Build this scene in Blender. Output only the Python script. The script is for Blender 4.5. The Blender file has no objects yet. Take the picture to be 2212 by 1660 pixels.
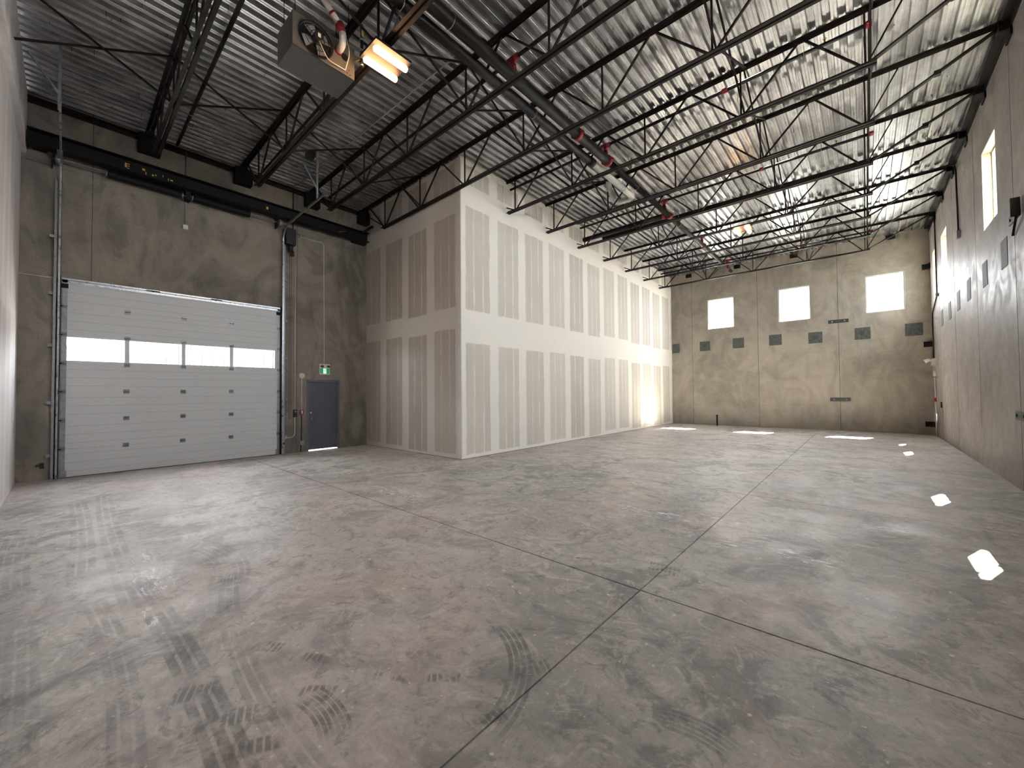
import bpy, math, random
from mathutils import Vector, Matrix
R = random.Random(7)
sc = bpy.context.scene
col = sc.collection
PI = math.pi

# ------------------------------------------------------------------ camera
F = 857.75
cd = bpy.data.cameras.new('camera'); cam = bpy.data.objects.new('camera', cd); col.objects.link(cam)
cd.sensor_fit = 'HORIZONTAL'; cd.sensor_width = 36.0; cd.lens = F / 2212 * 36; cd.clip_start = .05; cd.clip_end = 500
W_, H_ = 2212, 1660
def _dir(px, py): return Vector((px - 1106, py - 830, F)).normalized()
_X = -_dir(140, 857); _Y = _dir(1868, 843); _Z = _X.cross(_Y).normalized(); _X = _Y.cross(_Z)
right = Vector((_X[0], _Y[0], _Z[0])); down = Vector((_X[1], _Y[1], _Z[1])); fwd = Vector((_X[2], _Y[2], _Z[2]))
M = Matrix((right, -down, -fwd)).transposed().to_4x4(); M.translation = (0, 0, 1.73)
cam.matrix_world = M; sc.camera = cam

# ------------------------------------------------------------------ light and exposure
sc.view_settings.view_transform = 'Standard'; sc.view_settings.look = 'None'
sc.view_settings.gamma = 1.0; sc.view_settings.use_curve_mapping = False
sc.view_settings.exposure = 5.0
cy = sc.cycles
cy.max_bounces = 9; cy.diffuse_bounces = 6; cy.glossy_bounces = 4; cy.transparent_max_bounces = 12; cy.transmission_bounces = 6
cy.sample_clamp_indirect = 6.0; cy.caustics_reflective = True; cy.caustics_refractive = False
cy.use_denoising = True; cy.use_adaptive_sampling = True; cy.adaptive_threshold = .035; cy.adaptive_min_samples = 20
try: cy.denoiser = 'OPENIMAGEDENOISE'; cy.denoising_input_passes = 'RGB_ALBEDO_NORMAL'
except Exception: pass
world = bpy.data.worlds.new('world'); sc.world = world; world.use_nodes = True
bg = world.node_tree.nodes['Background']; bg.inputs[0].default_value = (0.95, 0.955, 1.0, 1); bg.inputs[1].default_value = 1.15
sd = bpy.data.lights.new('sun', 'SUN'); sd.energy = 17.0; sd.angle = math.radians(0.55); sd.color = (1, .94, .82)
sun = bpy.data.objects.new('sun', sd); col.objects.link(sun); sun.location = (6, 30, 20)
sun.rotation_euler = Vector((-.205, -.55, -1)).to_track_quat('-Z', 'Y').to_euler()

# ------------------------------------------------------------------ room numbers
DX, RX, FY, LY = -12.75, 1.97, 22.06, -.65          # garage-door wall, right wall, far wall, left wall
BX, BY = -7.85, 6.85                                # corner of the plasterboard box
CZ = 8.0                                            # underside of deck
WT = .20

def portal(cx, cyy, cz, sx, sy, rot):
    l = bpy.data.lights.new('window_portal', 'AREA'); l.shape = 'RECTANGLE'; l.size = sx; l.size_y = sy
    l.cycles.is_portal = True
    o = bpy.data.objects.new('window_portal', l); col.objects.link(o); o.location = (cx, cyy, cz); o.rotation_euler = rot
RW = [(2.5, 3.68), (5.65, 6.83), (8.75, 9.93), (11.82, 13.0), (17.9, 19.08), (20.3, 21.2)]  # first opening is unseen, added to brighten the foreground floor
RZ = (5.09, 6.76)
FW = [(-6.0, -4.78), (-2.93, -1.73), (.1, 1.28)]; FZ = (4.92, 6.45)
for a, b in RW: portal(RX + .21, (a + b) / 2, sum(RZ) / 2, RZ[1] - RZ[0], b - a, (0, PI / 2, 0))
for a, b in FW: portal((a + b) / 2, FY + .21, sum(FZ) / 2, b - a, FZ[1] - FZ[0], (-PI / 2, 0, 0))
portal(DX - .21, 2.04, 2.75, .55, 4.0, (0, -PI / 2, 0))

# ------------------------------------------------------------------ node helper
class G:
    def __init__(s, name):
        s.m = bpy.data.materials.new(name); s.m.use_nodes = True; s.t = s.m.node_tree; s.n = s.t.nodes; s.l = s.t.links
        s.b = s.n['Principled BSDF']; s.geo = s.n.new('ShaderNodeNewGeometry'); s.P = s.geo.outputs['Position']
        sp = s.n.new('ShaderNodeSeparateXYZ'); s.l.new(s.P, sp.inputs[0]); s.x, s.y, s.z = sp.outputs
    def put(s, i, v):
        if isinstance(v, bpy.types.NodeSocket): s.l.new(v, i)
        elif v is not None: i.default_value = v
    def f(s, op, a, b=None, c=None, clamp=False):
        n = s.n.new('ShaderNodeMath'); n.operation = op; n.use_clamp = clamp
        for k, v in enumerate((a, b, c)):
            if v is not None: s.put(n.inputs[k], v)
        return n.outputs[0]
    def add(s, a, b): return s.f('ADD', a, b)
    def sub(s, a, b): return s.f('SUBTRACT', a, b)
    def mul(s, a, b): return s.f('MULTIPLY', a, b)
    def mx(s, a, b): return s.f('MAXIMUM', a, b)
    def ss(s, v, lo, hi, a=0.0, b=1.0):
        n = s.n.new('ShaderNodeMapRange'); n.interpolation_type = 'SMOOTHSTEP'; s.put(n.inputs[0], v)
        n.inputs[1].default_value = lo; n.inputs[2].default_value = hi; n.inputs[3].default_value = a; n.inputs[4].default_value = b
        return n.outputs[0]
    def box(s, v, a, b, e=.01):                   # 1 inside a..b
        return s.mul(s.ss(v, a - e, a + e), s.ss(v, b - e, b + e, 1, 0))
    def vec(s, x, y, z):
        n = s.n.new('ShaderNodeCombineXYZ'); [s.put(n.inputs[k], v) for k, v in enumerate((x, y, z))]; return n.outputs[0]
    def scl(s, sx, sy, sz, v=None):
        n = s.n.new('ShaderNodeVectorMath'); n.operation = 'MULTIPLY'; s.put(n.inputs[0], v or s.P); n.inputs[1].default_value = (sx, sy, sz); return n.outputs[0]
    def noise(s, scale, det=4, rough=.6, dist=0, v=None, col=False):
        n = s.n.new('ShaderNodeTexNoise'); s.put(n.inputs['Vector'], v or s.P); n.inputs['Scale'].default_value = scale
        n.inputs['Detail'].default_value = det; n.inputs['Roughness'].default_value = rough; n.inputs['Distortion'].default_value = dist
        return n.outputs[1 if col else 0]
    def wnoise(s, v):
        n = s.n.new('ShaderNodeTexWhiteNoise'); n.noise_dimensions = '1D'; s.put(n.inputs['W'], v); return n.outputs[0]
    def mix(s, f, a, b, mode='MIX'):
        n = s.n.new('ShaderNodeMix'); n.data_type = 'RGBA'; n.blend_type = mode; s.put(n.inputs[0], f)
        for i, v in ((6, a), (7, b)):
            if isinstance(v, tuple): v = (*v, 1) if len(v) == 3 else v
            s.put(n.inputs[i], v)
        return n.outputs[2]
    def bump(s, h, st, d=.01):
        n = s.n.new('ShaderNodeBump'); n.inputs['Strength'].default_value = st; n.inputs['Distance'].default_value = d
        s.put(n.inputs['Height'], h); s.l.new(n.outputs[0], s.b.inputs['Normal'])
    def out(s, col=None, rough=None, metal=None, spec=None):
        if isinstance(col, tuple): col = (*col, 1)
        if col is not None: s.put(s.b.inputs['Base Color'], col)
        if rough is not None: s.put(s.b.inputs['Roughness'], rough)
        if metal is not None: s.put(s.b.inputs['Metallic'], metal)
        if spec is not None: s.put(s.b.inputs['Specular IOR Level'], spec)
        return s.m
MT = {}
def simple(name, c, rough=.5, metal=0.0, var=.12, scale=6, emit=None, strength=0):
    g = G(name); n = g.noise(scale, 4)
    k = g.ss(n, .3, .7)
    g.out(g.mix(k, tuple(v * (1 - var) for v in c), tuple(min(1, v * (1 + var)) for v in c)), g.ss(n, .3, .7, max(.02, rough - .06), rough + .06), metal)
    if emit: g.b.inputs['Emission Color'].default_value = (*emit, 1); g.b.inputs['Emission Strength'].default_value = strength
    MT[name] = g.m; return g.m
simple('joist_paint', (.017, .012, .0115), .6, .0, .3, 9)
simple('black_steel', (.008, .0075, .008), .6)
simple('black_pipe', (.013, .011, .0115), .42, .1)
simple('galvanized', (.42, .43, .45), .32, .85, .15, 12)
simple('dull_galvanized', (.30, .31, .33), .45, .6, .15, 12)
simple('red_paint', (.26, .012, .02), .4)
simple('white_pvc', (.62, .61, .56), .4, 0, .06)
simple('white_plastic', (.66, .64, .60), .45, 0, .05)
simple('heater_grey', (.115, .105, .096), .5, 0, .08, 3)
simple('dark_plastic', (.015, .015, .018), .4)
simple('door_skin', (.60, .61, .62), .42, 0, .03, 25)
simple('door_rib', (.40, .41, .42), .5, 0, .03)
simple('man_door_paint', (.085, .09, .125), .38, 0, .06, 3)
simple('door_frame_paint', (.12, .126, .145), .4, 0, .06, 3)
simple('chrome', (.75, .75, .76), .18, 1.0, .03)
simple('reveal_cream', (.30, .265, .16), .6, 0, .08, 5)
simple('window_vinyl', (.36, .36, .35), .4, 0, .04)
simple('rubber', (.01, .01, .011), .7)
simple('sign_green', (.0, .20, .07), .4, 0, .05, 6, (.0, .45, .14), .012)
simple('sign_white', (.7, .8, .7), .4, 0, .02, 6, (.8, 1, .8), .022)
simple('yellow_mark', (.65, .42, .03), .6)
simple('brass', (.45, .30, .08), .35, .8)
simple('dark_gap', (.012, .011, .01), .9)
simple('asphalt', (.10, .10, .10), .9)
simple('neighbour_wall', (.16, .12, .125), .8, 0, .1, .5)
simple('neighbour_trim', (.018, .012, .013), .7)
simple('neighbour_siding', (.014, .012, .021), .7)
simple('patch_grey', (.07, .076, .078), .7, 0, .35, 14)
simple('steel_plate', (.055, .06, .065), .45, .3, .3, 12)
simple('chalk', (.55, .54, .5), .9)
g = G('lamp_glass'); g.out((1, .9, .7), .4); g.b.inputs['Emission Color'].default_value = (1, .56, .25, 1); g.b.inputs['Emission Strength'].default_value = 1.9; MT['lamp_glass'] = g.m

for k_ in ('joist_paint', 'black_steel', 'black_pipe', 'heater_grey'): MT[k_].node_tree.nodes['Principled BSDF'].inputs['Specular IOR Level'].default_value = .22
# clear pane: thin glass
m = bpy.data.materials.new('clear_glass'); m.use_nodes = True; t = m.node_tree; t.nodes.clear()
o_ = t.nodes.new('ShaderNodeOutputMaterial'); mx_ = t.nodes.new('ShaderNodeMixShader'); tr = t.nodes.new('ShaderNodeBsdfTransparent'); gl = t.nodes.new('ShaderNodeBsdfGlossy'); fr = t.nodes.new('ShaderNodeLayerWeight'); pw = t.nodes.new('ShaderNodeMath'); pw.operation = 'POWER'; pw.inputs[1].default_value = 4.0; ad = t.nodes.new('ShaderNodeMath'); ad.operation = 'MULTIPLY_ADD'; ad.inputs[1].default_value = .6; ad.inputs[2].default_value = .03
tr.inputs[0].default_value = (.93, .95, .94, 1); gl.inputs['Roughness'].default_value = .02
t.links.new(fr.outputs[1], pw.inputs[0]); t.links.new(pw.outputs[0], ad.inputs[0]); t.links.new(ad.outputs[0], mx_.inputs[0]); t.links.new(tr.outputs[0], mx_.inputs[1]); t.links.new(gl.outputs[0], mx_.inputs[2]); t.links.new(mx_.outputs[0], o_.inputs[0]); MT['clear_glass'] = m

# tilt-up concrete
def concrete(name, light, dark, tint, rough, swirl=1.0, gloss_z=None, streak=0.0):
    g = G(name)
    big = g.noise(.45, 5, .6, .6); mid = g.noise(1.6, 7, .65, 1.6)
    arcs = g.noise(.75, 3, .5, 4.0, g.scl(1, 1, .6)); fine = g.noise(38, 3, .6)
    hor = g.noise(1.0, 6, .7, .3, g.scl(.35, .35, 7))
    ver = g.noise(1.0, 6, .7, .3, g.scl(3.2, 3.2, .18))
    c = g.mix(g.ss(big, .36, .62), dark, light)
    c = g.mix(g.mul(g.ss(mid, .42, .72), .55), c, tint)
    c = g.mix(g.mul(g.ss(arcs, .5, .62), .22 * swirl), c, tuple(v * 1.35 for v in light))
    c = g.mix(g.mul(g.ss(arcs, .36, .46, 1, 0), .25 * swirl), c, tuple(v * .6 for v in dark))
    c = g.mix(g.mul(g.ss(hor, .55, .7), .22), c, tuple(v * .7 for v in dark))
    c = g.mix(g.mul(g.ss(ver, .52, .7), .18 + streak), c, tuple(v * .72 for v in dark))
    c = g.mix(g.ss(fine, .3, .75, 0, .35), c, tuple(v * .82 for v in dark))
    g.out(c, g.ss(mid, .3, .7, rough - .08, rough + .1), spec=.3)
    g.bump(g.add(g.mul(arcs, .6), g.mul(fine, .12)), .35, .012)
    MT[name] = g.m; return g
concrete('concrete_door_wall', (.30, .265, .22), (.16, .147, .125), (.27, .205, .16), .6, 1.5)
concrete('concrete_far', (.335, .302, .262), (.235, .214, .184), (.37, .315, .275), .6, .95)
g = concrete('concrete_right', (.31, .28, .265), (.23, .205, .19), (.275, .238, .218), .52, .5, streak=.15)

# plasterboard with joint compound bands, screw lines; u runs along the board
def drywall(name, axis, u0, pitch, gap, rows, sheet, mud, streaks=0.0, edge=None, zspread=0.0):
    g = G(name); u = g.x if axis == 'x' else g.y
    wob = g.mul(g.sub(g.noise(1.0, 5, .7, .2, g.scl(2.2, 2.2, 2.6)), .5), .10)
    wob2 = g.mul(g.sub(g.noise(1.0, 4, .7, .2, g.scl(9, 9, 2.0)), .5), .055)
    w = g.add(wob, wob2); uu = g.f('DIVIDE', g.sub(g.add(u, w), u0), pitch)
    fr = g.f('FRACT', uu); cell = g.f('FLOOR', uu); hg = gap / pitch / 2
    inside = g.box(fr, hg, 1 - hg, .012)
    zz = g.add(g.z, g.mul(g.sub(g.noise(1.0, 3, .6, 0, g.scl(3.5, 3.5, 1)), .5), .08))
    jig = g.mul(g.sub(g.wnoise(g.mul(cell, 3.7)), .5), .12)
    zz = g.add(zz, jig)
    rowm = None
    for k, (a, b) in enumerate(rows):
        r_ = g.box(zz, a, b, .02); rowm = r_ if rowm is None else g.mx(rowm, r_)
    mask = g.mul(inside, rowm)
    # screw lines: narrow smears of compound at thirds
    l1 = g.box(g.add(fr, g.mul(wob2, .5)), .36, .40, .015); l2 = g.box(g.add(fr, g.mul(wob2, -.5)), .645, .685, .015)
    dash = g.ss(g.noise(1.0, 3, .6, 0, g.scl(1.5, 1.5, 1.3)), .38, .6, .15, .75)
    lines = g.mul(g.mx(l1, l2), dash)
    mask = g.mul(mask, g.sub(1.0, lines))
    pale = g.ss(g.noise(.8, 4), .3, .7, .86, 1.0)
    tone = g.add(.72, g.mul(g.wnoise(g.add(g.mul(cell, 1.37), 5.0)), .28))
    mask = g.mul(mask, g.mul(pale, tone))
    vs = g.noise(1.0, 5, .6, 0, g.scl(14, 14, .35)); mask = g.mul(mask, g.ss(vs, .35, .65, .88, 1.03))
    c = g.mix(mask, mud, sheet)
    c = g.mix(g.ss(g.noise(1.4, 5, .6, 1), .45, .75, 0, .12), c, tuple(v * .8 for v in mud))
    if streaks:
        st = g.noise(1.0, 6, .7, 0, g.scl(6, 6, .12)); c = g.mix(g.ss(st, .4, .65, 0, streaks), c, tuple(v * .6 for v in sheet))
    g.out(c, .75, spec=.3); g.bump(g.noise(60, 3), .08, .004); MT[name] = g.m
SH, MU = (.53, .49, .43), (.82, .785, .73)
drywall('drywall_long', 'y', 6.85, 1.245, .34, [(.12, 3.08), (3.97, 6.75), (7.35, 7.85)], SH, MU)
drywall('drywall_end', 'x', -7.90, 1.25, .34, [(.12, 3.45), (4.03, 6.53), (7.1, 7.9)], (.41, .36, .31), (.64, .59, .54))  # same board as the long face, dimmer lamp-warmed light painted into its colours
drywall('drywall_left', 'x', -9.0, .8, .24, [(-.1, 3.2), (3.5, 6.5), (6.9, 7.9)], (.60, .56, .555), (.70, .66, .655), .25)

# slab
g = G('slab_concrete')
big = g.noise(.33, 6, .62, .8); blot = g.noise(1.15, 8, .68, 1.4); warm = g.noise(.55, 6, .6, .9, g.scl(1, 1, 1)); fine = g.noise(30, 4, .7); spk = g.noise(17, 2, .5)
sw = g.noise(1.0, 7, .7, 2.6, g.scl(2.3, 2.3, 1))
brush = g.noise(1.0, 5, .7, .8, g.scl(2.2, 7, 1))
c = g.mix(g.ss(big, .34, .66), (.235, .228, .218), (.40, .382, .362))
c = g.mix(g.ss(blot, .48, .60, 0, .7), c, (.125, .127, .122))
c = g.mix(g.ss(warm, .50, .64, 0, .5), c, (.43, .345, .30))
c = g.mix(g.ss(sw, .53, .64, 0, .55), c, (.48, .455, .42))
c = g.mix(g.ss(sw, .36, .45, .5, 0), c, (.16, .16, .153))
c = g.mix(g.ss(brush, .52, .68, 0, .3), c, (.13, .128, .125))
c = g.mix(g.ss(fine, .35, .7, 0, .3), c, (.15, .145, .14))
c = g.mix(g.ss(g.noise(.21, 4, .5), .40, .60, 0, .22), c, (.40, .33, .335))
c = g.mix(g.ss(spk, .70, .75, 0, .7), c, (.56, .54, .50)); vor = g.noise(5.5, 1, .4); c = g.mix(g.ss(vor, .80, .83, 0, .8), c, (.05, .045, .04))
pat = g.noise(6.5, 5, .75, 1.2); c = g.mix(g.ss(pat, .54, .64, 0, .5), c, (.115, .113, .108)); c = g.mix(g.ss(pat, .34, .44, .3, 0), c, (.50, .475, .44))
wd = g.mul(g.sub(g.noise(2.2, 3), .5), .10)
def track(cx_, cy_, rad, w, a0, a1, st, ribs=4, c=None, light=False):
    """curved tyre print: bands along the radius between two angles (degrees)"""
    dx = g.sub(g.x, cx_); dy = g.sub(g.y, cy_)
    r_ = g.f('SQRT', g.add(g.mul(dx, dx), g.mul(dy, dy))); q = g.f('DIVIDE', g.sub(r_, rad - w / 2), w)
    am = (a0 + a1) / 2; ca, sa = math.cos(math.radians(am)), math.sin(math.radians(am))
    along = g.f('ARCTAN2', g.sub(g.mul(dy, ca), g.mul(dx, sa)), g.add(g.mul(dx, ca), g.mul(dy, sa)))
    ha = math.radians(abs(a1 - a0) / 2); soft = min(ha * .3, .12 / rad)
    m_ = g.mul(g.box(q, 0, 1, .02), g.box(along, -ha, ha, soft))
    if ribs: m_ = g.mul(m_, g.ss(g.f('ABSOLUTE', g.sub(g.f('FRACT', g.mul(q, ribs)), .5)), .30, .42, 1, .1))
    m_ = g.mul(m_, g.ss(g.noise(3.0, 5, .7, 0), .38, .62, .05, .8))
    m_ = g.mul(m_, st)
    return g.mix(m_, c, (.36, .345, .33) if light else (.062, .062, .060))
for a in [(-8.13, -59.76, 59.93, .22, 87.6, 91.4, .5, 3), (-6.35, 87.86, 87.46, .22, -92.4, -88.8, .5, 3), (-2.97, -23.45, 24.0, .20, 87.2, 95, .75, 3), (-3.58, -11.55, 11.8, .16, 82, 96, .4, 3), (-2.37, 8.69, 7.93, .16, -106, -86, .5, 3),
          (-7.34, 26.15, 26.5, .25, -91, -86.5, .4, 4), (-2.35, -45.56, 45.4, .22, 90.5, 93.2, .3, 4), (-5.09, -.7, 1.85, .34, 66, 108, .38, 6),
          (-2.25, 1.42, .78, .16, 5, 72, .75, 4), (-2.26, .27, .70, .17, 74, 104, .95, 6), (-.65, 1.75, .42, .16, 70, 115, .6, 5), (-4.3, -1.3, 2.1, .3, 60, 84, .3, 6)]:
    c = track(*a, c=c)
# short tread prints
for (px, py, w, h, an) in [(-2.22, 1.35, .20, .10, 35), (-1.60, 1.98, .22, .14, 45), (-2.59, .60, .26, .13, 60), (-2.28, .64, .24, .10, 60), (-2.42, 1.0, .20, .09, 40), (-2.72, 1.12, .22, .08, 30), (-3.1, .95, .2, .1, 30), (-1.95, 1.55, .2, .07, 40), (-2.95, .52, .22, .14, 55), (-1.5, 3.9, .3, .2, 5), (-1.52, 1.5, .2, .1, 70)]:
    ca, sa = math.cos(math.radians(an)), math.sin(math.radians(an))
    dx = g.sub(g.x, px); dy = g.sub(g.y, py); u = g.add(g.mul(dx, ca), g.mul(dy, sa)); v = g.sub(g.mul(dy, ca), g.mul(dx, sa))
    m_ = g.mul(g.box(u, -w / 2, w / 2, .012), g.box(v, -h / 2, h / 2, .012))
    m_ = g.mul(m_, g.ss(g.f('ABSOLUTE', g.sub(g.f('FRACT', g.mul(g.add(u, g.mul(v, .2)), 26)), .5)), .28, .4, .85, .1))
    m_ = g.mul(m_, g.ss(g.noise(7, 5, .75), .40, .58, .0, .72))
    c = g.mix(m_, c, (.075, .074, .07))
# chalky white scuffs
for (px, py, rx, ry) in [(-5.81, .55, .42, .16), (-5.02, .57, .55, .2), (-4.2, .45, .3, .08), (-1.37, 5.86, .30, .25), (-1.22, 4.95, .25, .18), (.15, 6.8, .35, .1), (-.49, 5.09, .4, .22), (.45, 6.2, .3, .08), (-6.2, 3.9, 1.0, .3), (-2.3, 5.6, .7, .25)]:
    dx = g.mul(g.sub(g.x, px), 1 / rx); dy = g.mul(g.sub(g.y, py), 1 / ry)
    d2 = g.f('SQRT', g.add(g.mul(dx, dx), g.mul(dy, dy)))
    m_ = g.mul(g.ss(d2, .5, 1.0, 1, 0), g.ss(g.noise(1.0, 5, .75, .5, g.scl(5, 16, 1)), .52, .60, 0, .75))
    c = g.mix(m_, c, (.58, .58, .60))
c = g.mix(1.0, c, (1.70, 1.675, 1.66), 'MULTIPLY')
rg = g.ss(g.noise(1.3, 6, .65, 1.0), .3, .7, .42, .64)
g.out(c, rg, spec=.45); g.bump(g.add(g.mul(sw, .35), g.mul(fine, .15)), .25, .008); MT['slab_concrete'] = g.m

# galvanised roof deck
g = G('deck_metal')
sp = g.noise(2.0, 6, .7, .6, g.scl(1, .7, 1)); sp2 = g.noise(9, 4, .7, .4); ln = g.noise(1.0, 4, .6, 0, g.scl(60, .6, 60))
c = g.mix(g.ss(sp, .35, .65), (.42, .425, .43), (.66, .665, .67)); c = g.mix(g.ss(sp2, .45, .65, 0, .3), c, (.38, .38, .385))
c = g.mix(g.ss(ln, .5, .65, 0, .35), c, (.25, .25, .255))
g.out(c, g.ss(sp, .3, .7, .30, .40), .9); g.bump(g.add(g.mul(ln, .6), g.mul(sp, .35)), .07, .01); MT['deck_metal'] = g.m

# ------------------------------------------------------------------ mesh helper
ORG = {}
class MB:
    def __init__(s): s.v = []; s.f = []; s.sm = []
    def quadbox(s, c8):
        n = len(s.v); s.v += [tuple(c) for c in c8]
        for f in ((0, 3, 2, 1), (4, 5, 6, 7), (0, 1, 5, 4), (1, 2, 6, 5), (2, 3, 7, 6), (3, 0, 4, 7)):
            s.f.append(tuple(n + i for i in f)); s.sm.append(False)
        return s
    def box(s, x0, x1, y0, y1, z0, z1):
        return s.quadbox([(x0, y0, z0), (x1, y0, z0), (x1, y1, z0), (x0, y1, z0), (x0, y0, z1), (x1, y0, z1), (x1, y1, z1), (x0, y1, z1)])
    def bar(s, p, q, w, t, up=(0, 0, 1)):
        p, q = Vector(p), Vector(q); d = (q - p).normalized(); u = Vector(up)
        if abs(d.dot(u)) > .98: u = Vector((0, 1, 0))
        a = d.cross(u).normalized() * w / 2; b = a.cross(d).normalized() * t / 2
        return s.quadbox([p - a - b, p + a - b, p + a + b, p - a + b, q - a - b, q + a - b, q + a + b, q - a + b])
    def tube(s, pts, r, n=12, caps=True, radii=None):
        pts = [Vector(p) for p in pts]; base = len(s.v); ref = None
        for i, p in enumerate(pts):
            d = ((pts[min(i + 1, len(pts) - 1)] - p).normalized() + (p - pts[max(i - 1, 0)]).normalized()).normalized() if 0 < i < len(pts) - 1 else (pts[min(i + 1, len(pts) - 1)] - pts[max(i - 1, 0)]).normalized()
            if ref is None: ref = d.cross(Vector((0, 0, 1))) if abs(d.z) < .9 else d.cross(Vector((1, 0, 0)))
            a = (ref - d * ref.dot(d)).normalized(); ref = a; b = d.cross(a); rr = radii[i] if radii else r
            for k in range(n):
                th = 2 * PI * k / n; s.v.append(tuple(p + (a * math.cos(th) + b * math.sin(th)) * rr))
        for i in range(len(pts) - 1):
            for k in range(n):
                A = base + i * n + k; B = base + i * n + (k + 1) % n
                s.f.append((A, B, B + n, A + n)); s.sm.append(True)
        if caps:
            s.f.append(tuple(base + k for k in range(n))[::-1]); s.sm.append(False)
            e = base + (len(pts) - 1) * n; s.f.append(tuple(e + k for k in range(n))); s.sm.append(False)
        return s
    def torus(s, c, axis, rad, r, n=28, m=8):
        c = Vector(c); ax = Vector(axis).normalized(); a = ax.orthogonal().normalized(); b = ax.cross(a); base = len(s.v)
        for i in range(n):
            t_ = 2 * PI * i / n; d = a * math.cos(t_) + b * math.sin(t_)
            for k in range(m):
                p_ = 2 * PI * k / m; s.v.append(tuple(c + d * (rad + r * math.cos(p_)) + ax * r * math.sin(p_)))
        for i in range(n):
            for k in range(m):
                A = base + i * m + k; B = base + i * m + (k + 1) % m; C_ = base + ((i + 1) % n) * m + (k + 1) % m; D_ = base + ((i + 1) % n) * m + k
                s.f.append((A, B, C_, D_)); s.sm.append(True)
        return s
    def build(s, name, mat, parent=None, shared=None):
        me = bpy.data.meshes.new(name); org = ORG.get(parent.name, Vector()) if parent else Vector()
        me.from_pydata([tuple(Vector(v) - org) for v in s.v], [], s.f)
        me.polygons.foreach_set('use_smooth', s.sm); me.materials.append(MT[mat]); me.update()
        o = bpy.data.objects.new(name, me); col.objects.link(o)
        if parent: o.parent = parent; ORG[o.name] = org
        else: ORG[o.name] = Vector()
        return o
def arc(c, u, v, r, n=6):                     # quarter bend: from c+u*r to c+v*r
    c, u, v = Vector(c), Vector(u), Vector(v)
    return [c + u * r * math.cos(k * PI / 2 / n) + v * r * math.sin(k * PI / 2 / n) for k in range(n + 1)]
def bent(pts, r, n=5):                        # polyline with rounded corners
    P = [Vector(p) for p in pts]; out = [P[0]]
    for i in range(1, len(P) - 1):
        a = (P[i - 1] - P[i]).normalized(); b = (P[i + 1] - P[i]).normalized()
        for k in range(n + 1):
            t_ = k / n; out.append(P[i] + a * r * (1 - t_) ** 2 + b * r * t_ ** 2)
    out.append(P[-1]); return out
def tag(o, label=None, cat=None, group=None, kind=None):
    if label: o['label'] = label
    if cat: o['category'] = cat
    if group: o['group'] = group
    if kind: o['kind'] = kind
    return o
def thing(name, loc, label=None, cat=None, group=None, kind=None):
    o = bpy.data.objects.new(name, None); col.objects.link(o); o.location = loc; o.empty_display_size = .2
    ORG[o.name] = Vector(loc); return tag(o, label, cat, group, kind)
def copy_tree(o, loc=None, parent=None):
    c = o.copy(); col.objects.link(c)
    if parent: c.parent = parent
    if loc is not None: c.location = loc; ORG[c.name] = Vector(loc)
    for ch in list(o.children): copy_tree(ch, None, c)
    return c
bpy.context.view_layer.update()

# ------------------------------------------------------------------ floor: slabs with saw-cut joints
fl = thing('floor', (0, 0, 0), 'grey stained concrete floor with saw-cut joints and tyre marks', None, None, 'structure')
MB().box(DX - WT, RX + WT, LY - .3, FY + WT, -.16, -.03).build('sub_base', 'dark_gap', fl)
xs = [DX, -7.6, -1.5, RX]; ys = [LY, 3.35, 7.58, 12.9, 18.2, FY]
for i in range(len(xs) - 1):
    for j in range(len(ys) - 1):
        e = .0055
        xa = xs[i] + e if i else xs[0] - .1; xb = xs[i + 1] - e if i < len(xs) - 2 else xs[-1] + .1
        ya = ys[j] + .008 if j else ys[0] - .1; yb = ys[j + 1] - .008 if j < len(ys) - 2 else ys[-1] + .1
        MB().box(xa, xb, ya, yb, -.12, 0).build('slab', 'slab_concrete', fl)

# ------------------------------------------------------------------ walls
def wall_panels(parent, axis, plane, out, u_edges, z_edges, holes, mat, gap=.012, proud=0):
    """concrete panels on a plane; axis 'x' = plane of constant x (u runs along y). out = +1/-1 away from room"""
    for k in range(len(u_edges) - 1):
        for j in range(len(z_edges) - 1):
            a, b = u_edges[k] + gap / 2, u_edges[k + 1] - gap / 2; z0, z1 = z_edges[j] + (gap / 2 if j else 0), z_edges[j + 1] - (gap / 2 if j < len(z_edges) - 2 else 0)
            off = .008 if (j == 0 and len(z_edges) > 2) else 0
            m_ = MB(); hs = [(max(h[0], a), min(h[1], b), max(h[2], z0), min(h[3], z1)) for h in holes if h[0] < b and h[1] > a and h[2] < z1 and h[3] > z0]
            hs.sort(); us = [a] + [v for h in hs for v in (h[0], h[1])] + [b]
            def bx(u0, u1, za, zb):
                if u1 - u0 < 1e-4 or zb - za < 1e-4: return
                p0, p1 = sorted((plane - out * off, plane + out * WT))
                m_.box(p0, p1, u0, u1, za, zb) if axis == 'x' else m_.box(u0, u1, p0, p1, za, zb)
            cur = a
            for h in hs:
                bx(cur, h[0], z0, z1); bx(h[0], h[1], z0, h[2]); bx(h[0], h[1], h[3], z1); cur = h[1]
            bx(cur, b, z0, z1)
            m_.build('concrete_panel', mat, parent)
def backing(parent, axis, plane, out, u0, u1, z0, z1, holes):
    m_ = MB(); p0, p1 = sorted((plane + out * .010, plane + out * (WT - .01))); cur = u0
    def bx(a, b, c_, d):
        if b - a < 1e-4 or d - c_ < 1e-4: return
        m_.box(p0, p1, a, b, c_, d) if axis == 'x' else m_.box(a, b, p0, p1, c_, d)
    e = .012
    for h in sorted(holes):
        bx(cur, h[0] - e, z0, z1); bx(h[0] - e, h[1] + e, z0, h[2] - e); bx(h[0] - e, h[1] + e, h[3] + e, z1); cur = h[1] + e
    bx(cur, u1, z0, z1); return m_.build('joint_filler', 'dark_gap', parent)
TOP = 8.35
OD = (-.06, 4.14, 0, 4.26)                           # overhead door opening
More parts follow.
